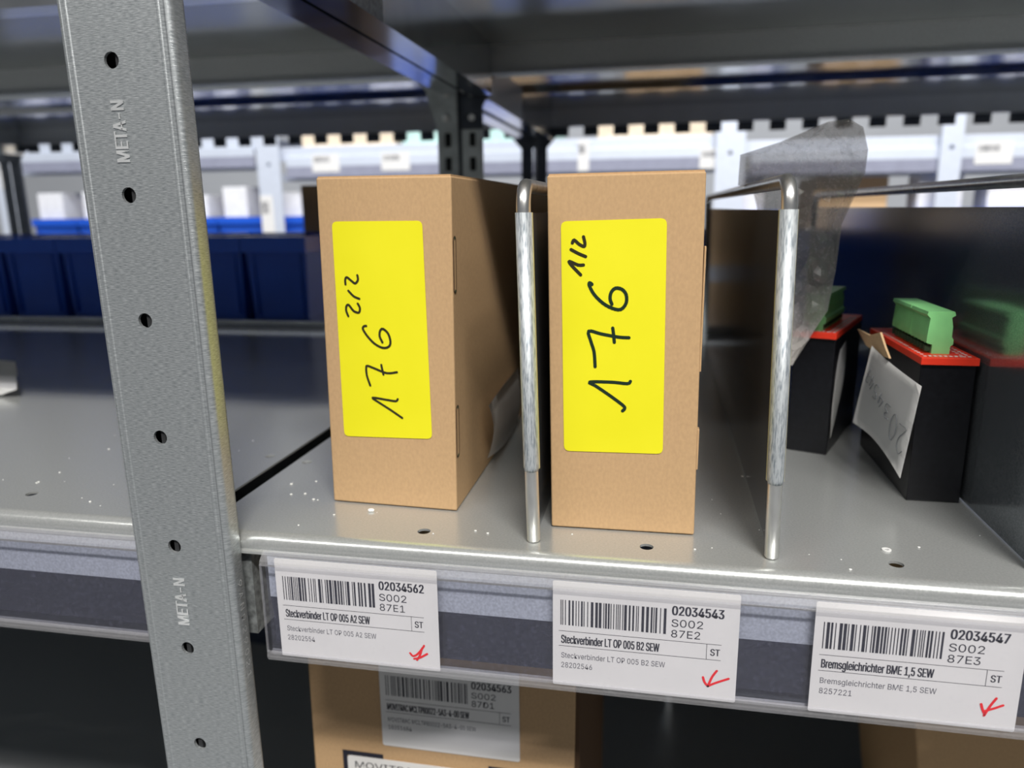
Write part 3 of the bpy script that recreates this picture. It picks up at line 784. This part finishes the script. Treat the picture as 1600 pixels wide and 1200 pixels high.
for i in range(7):
    o = proto if i == 0 else tree(proto)
    o.location = (x0 - .1017*(i+1) + .0015, .655, .0115)
    bins.append(o)
for i in range(7):
    o = tree(proto); o.location = (.05 + .1017*i, .655, .0115)
    tag(o, 'blue bin seen only as a blue glint mirrored in the right divider', 'bin', 'blue bins mirrored in the dividers')
lab = ['blue storage bin directly left of the 2/2 carton in the front bin row', 'second blue bin left of the 2/2 carton in the front row',
       'blue bin in the front row just right of the perforated post', 'blue bin in the front row hidden mostly behind the perforated post',
       'blue bin in the front row just left of the perforated post', 'second blue bin left of the perforated post, front row', 'blue bin at the left frame edge, front row']
for o, l in zip(bins, lab): tag(o, l, 'bin', 'blue bins in the row behind the shelf')

# ================================================================== rack behind (back to back)
def frameB(xc, label):
    t = thing('rack_upright', label, 'rack frame', (xc, 1.22, -1.40), 'frames of the rack behind')
    p = obj('rear_post', bx(xc-.0015, xc+.0015, 1.253, 1.285, -1.40, .8), M['dark'], t)
    for s in (-1, 1):
        bm = B(); add_box(bm, xc+s*.003 if s > 0 else xc-.027, xc+.027 if s > 0 else xc-.003, 1.2505, 1.2520, -1.40, .8); obj('flange', bm, M['dark'], p)
        bm = B(); pts = [(0, .285), (.028, .285), (.045, .305), (.085, .330), (.11, .362), (0, .362)]
        plate(bm, [(xc+s*a, b) for a, b in (pts if s > 0 else pts[::-1])], [], .0015, lambda u, v, w: (u, 1.2485+w, v)); obj('gusset_plate', bm, M['dark'], t)
    p = obj('front_post', bx(xc-.027, xc+.027, .632, .636, -1.40, -.02), M['rearpost'], t)
    return t
frameB(-.2620, 'dark far post of the rack behind, seen right of the slotted rear post')
frameB(-1.5250, 'dark far post of the rack behind at the left frame edge')
def boardB(xa, xb, z, label):
    t = shelf_board(xa, xb, .640, 1.245, z, label, [], group='shelf boards of the rack behind', mat=M['under'], low=False)
    x = xa+.03
    while x < xb-.03 and z > .1:
        obj('hanging_tab', bx(x, x+.030, 1.2455, 1.2475, z-.054, z-.034), M['dark'], t); x += .0600
    return t
boardB(-.250, .95, .36, 'upper shelf board of the rack behind with reflections on its underside')
boardB(-1.494, -.260, .36, 'upper shelf board of the rack behind, left of the slotted post')
boardB(-.250, .95, .0115, 'bin level shelf board of the rack behind, hidden behind the dividers')
boardB(-1.494, -.260, .0115, 'bin level shelf board of the rack behind carrying the blue bins')
tag(obj('cardboard_box', bx(-.20, .035, .66, .86, .0115, .188, bev=.001), M['card']), 'brown carton standing directly behind the shelf, glimpsed between the 1/2 carton and bag', 'box')
tag(obj('cardboard_box', bx(-.615, -.49, .90, 1.05, .0115, .208, bev=.001), M['card']), 'brown carton standing behind the blue bins beside the 2/2 carton', 'box')

# ================================================================== rack across the far aisle
YC = 1.80
zc = .352
def boardC(xa, xb, z, label):
    t = thing('shelf_board', label, 'shelf', ((xa+xb)/2, YC, z), 'shelf boards across the far aisle')
    obj('deck', bx(xa, xb, YC, YC+.6, z-.002, z), M['pale'], t)
    obj('front_lip', bx(xa, xb, YC-.002, YC, z-.040, z, bev=.0008), M['pale'], t)
    obj('label_rail', bx(xa+.03, xb-.03, YC-.010, YC-.004, z-.056, z-.028, bev=.001), M['pale'], t)
    obj('rail_base', bx(xa+.03, xb-.03, YC-.010, YC-.004, z-.088, z-.056, bev=.001), M['lilac'], t)
    obj('underside_channel', bx(xa, xb, YC+.02, YC+.04, z-.095, z-.075), M['pale'], t)
    return t
boardC(-2.02, -1.16, zc+.03, 'pale shelf board across the far aisle, far left bay')
boardC(-1.12, .15, zc-.004, 'pale shelf board across the far aisle, middle bay')
boardC(.195, 1.30, zc-.022, 'pale shelf board across the far aisle, right bay')
boardC(-2.02, 1.30, 0.0, 'lower shelf board across the far aisle under the blue bins')
for i, (xp, w, l) in enumerate([(-2.05, .075, 'pale upright post across the far aisle at the left frame edge'), (-1.14, .072, 'pale upright post across the far aisle left of the 2/2 carton'), (.172, .074, 'pale upright post across the far aisle above the plastic bag side'), (.704, .05, 'narrower pale upright across the far aisle, near the right frame edge')]):
    t = thing('rack_post', l, 'rack post', (xp, YC-.02, -1.40), 'pale posts across the far aisle')
    hs = [circ(xp, -1.3+.1*j, .006, 10) for j in range(24)]
    bm = B(); plate(bm, [(xp-w/2,-1.40),(xp+w/2,-1.40),(xp+w/2,1.1),(xp-w/2,1.1)], hs, .002, lambda u, v, q: (u, YC-.022+q, v)); obj('post_face', bm, M['pale'], t)
    obj('post_web', bx(xp-w/2, xp-w/2+.002, YC-.020, YC-.0125, -1.40, 1.1), M['pale'], t)
def tagC(x, z0, z1, w, label, y=YC-.0115):
    t = thing('shelf_label', label, 'label', (x, y, z0), 'white labels across the far aisle')
    obj('label_card', bx(x-w/2, x+w/2, y, y+.001, z0, z1), M['label'], t)
    bm = B(); add_barcode(bm, x-w*.42, x+w*.15, z0+(z1-z0)*.55, z0+(z1-z0)*.85, face_y(y-.0003), int(abs(x)*100)); obj('barcode', bm, M['print2'], t)
tagC(-.965, .276, .326, .085, 'white label across the far aisle, left of the two above the 2/2 carton')
tagC(-.752, .276, .326, .085, 'white label across the far aisle, right of the two above the 2/2 carton')
tagC(.128, .262, .314, .066, 'white label across the far aisle directly left of the post above the bag')
tagC(.805, .258, .312, .085, 'white label across the far aisle at the right frame edge')
tagC(-1.155, .095, .212, .040, 'tall white label on the pale post left of the 2/2 carton', YC-.024)
tagC(-2.045, .245, .352, .040, 'tall white label on the pale post at the left frame edge', YC-.024)
tagC(-.214, .262, .345, .030, 'narrow tall white label across the far aisle above the 1/2 carton', YC-.0115)
def cartonC(xa, xb, ya, yb, z0, z1, mat, label, name='cardboard_box'):
    o = obj(name, bx(xa, xb, ya, yb, z0, z1, bev=.003), mat); return tag(o, label, 'box')
cartonC(-1.05, -.76, YC+.02, YC+.3, zc-.0035, zc+.12, M['beige'], 'beige carton on the far aisle shelf behind the slotted teeth, left of the mint one')
cartonC(-.74, -.30, YC+.02, YC+.3, zc-.0035, zc+.12, M['mint'], 'mint green carton on the far aisle shelf above the 2/2 carton')
cartonC(-.18, .13, YC+.02, YC+.3, zc-.0035, zc+.12, M['beige'], 'long beige carton on the far aisle shelf above the 1/2 carton')
cartonC(.40, .585, YC+.05, YC+.3, .001, .236, M['card_tan'], 'tan carton across the far aisle seen right of the bag')
cartonC(-.11, .10, YC+.05, YC+.3, .001, .228, M['card_tan'], 'tan carton across the far aisle seen just above the right divider')
rnd = random.Random(3)
pc = make_bin(.16, .20, .150)
fl_ = []
x = -2.00; i = 0
far = []
while x < 1.1:
    if not (-1.19 < x+.08 < -1.0 and False):
        if (x+.16 < -.12 or x > .60 or .11 < x < .24):
            o = pc if i == 0 else tree(pc); o.location = (x, YC+.012, .001); far.append(o); i += 1
    x += .165
for i, o in enumerate(far):
    if i % 4 != 2:
        xx = o.location.x
        c_ = cartonC(xx+.012, xx+.012+rnd.uniform(.08,.13), YC+.028, YC+.12, .004, .215+rnd.random()*.03, M['whitebox'], 'small white carton standing upright in a blue bin across the far aisle')
        c_['group'] = 'white cartons in the far blue bins'
    tag(o, 'bright blue bin across the far aisle, beyond the darker front bin row', 'bin', 'far blue bins across the aisle')

# ================================================================== small things on the shelves
t = tag(obj('paper_card', hexa(B(), [(-.76,.20,.0045),(-.5820,.2060,.0045),(-.6350,.28,.0045),(-.78,.30,.0045)], [(-.76,.19,.0160),(-.5640,.2060,.0105),(-.6350,.28,.0200),(-.78,.30,.0200)], .001), M['paper']), 'white card corner lying on the left shelf at the frame edge', 'paper')
bm = B(); rnd = random.Random(11)
def crumb(x, y, s, z=.0):
    bmesh.ops.create_icosphere(bm, subdivisions=1, radius=s, matrix=Matrix.Translation((x, y, z+s*.5)) @ Matrix.Diagonal((1.3, 1, .6, 1)))
for x, y, s in ((-.1537,.0125,.0016),(-.2101,.029,.0007),(-.2023,.0313,.0007),(-.1933,.0235,.0008),(.0541,.1018,.0007),(-.218,.045,.0008),(-.205,.052,.0006),(-.172,.004,.0006),(-.09,-.004,.0006),(-.083,-.006,.0006),(.021,-.008,.0005),(.128,.012,.0006),(.09,-.018,.0006),(-.040,.0,.0004)):
    crumb(x, y, s)
for i in range(26): crumb(rnd.uniform(-.225,.17), rnd.uniform(-.02,.11), rnd.uniform(.0002,.0005))
for i in range(24): crumb(rnd.uniform(-.40,-.27), rnd.uniform(-.02,.12), rnd.uniform(.0002,.0006), .0025)
o = obj('dust_crumbs', bm, M['speck']); o['kind'] = 'stuff'; o['label'] = 'white crumbs of dust scattered on the galvanised shelves'; o['category'] = 'dust'
bm = B(); plate(bm, circ(.1118, .0063, .0022, 16), [circ(.1118, .0063, .0011, 10)], .0005, lambda u, v, w: (u, v, .0006-w))
tag(obj('paper_ring', bm, M['paper']), 'tiny white ring lying behind the shelf hole on the right', 'ring')
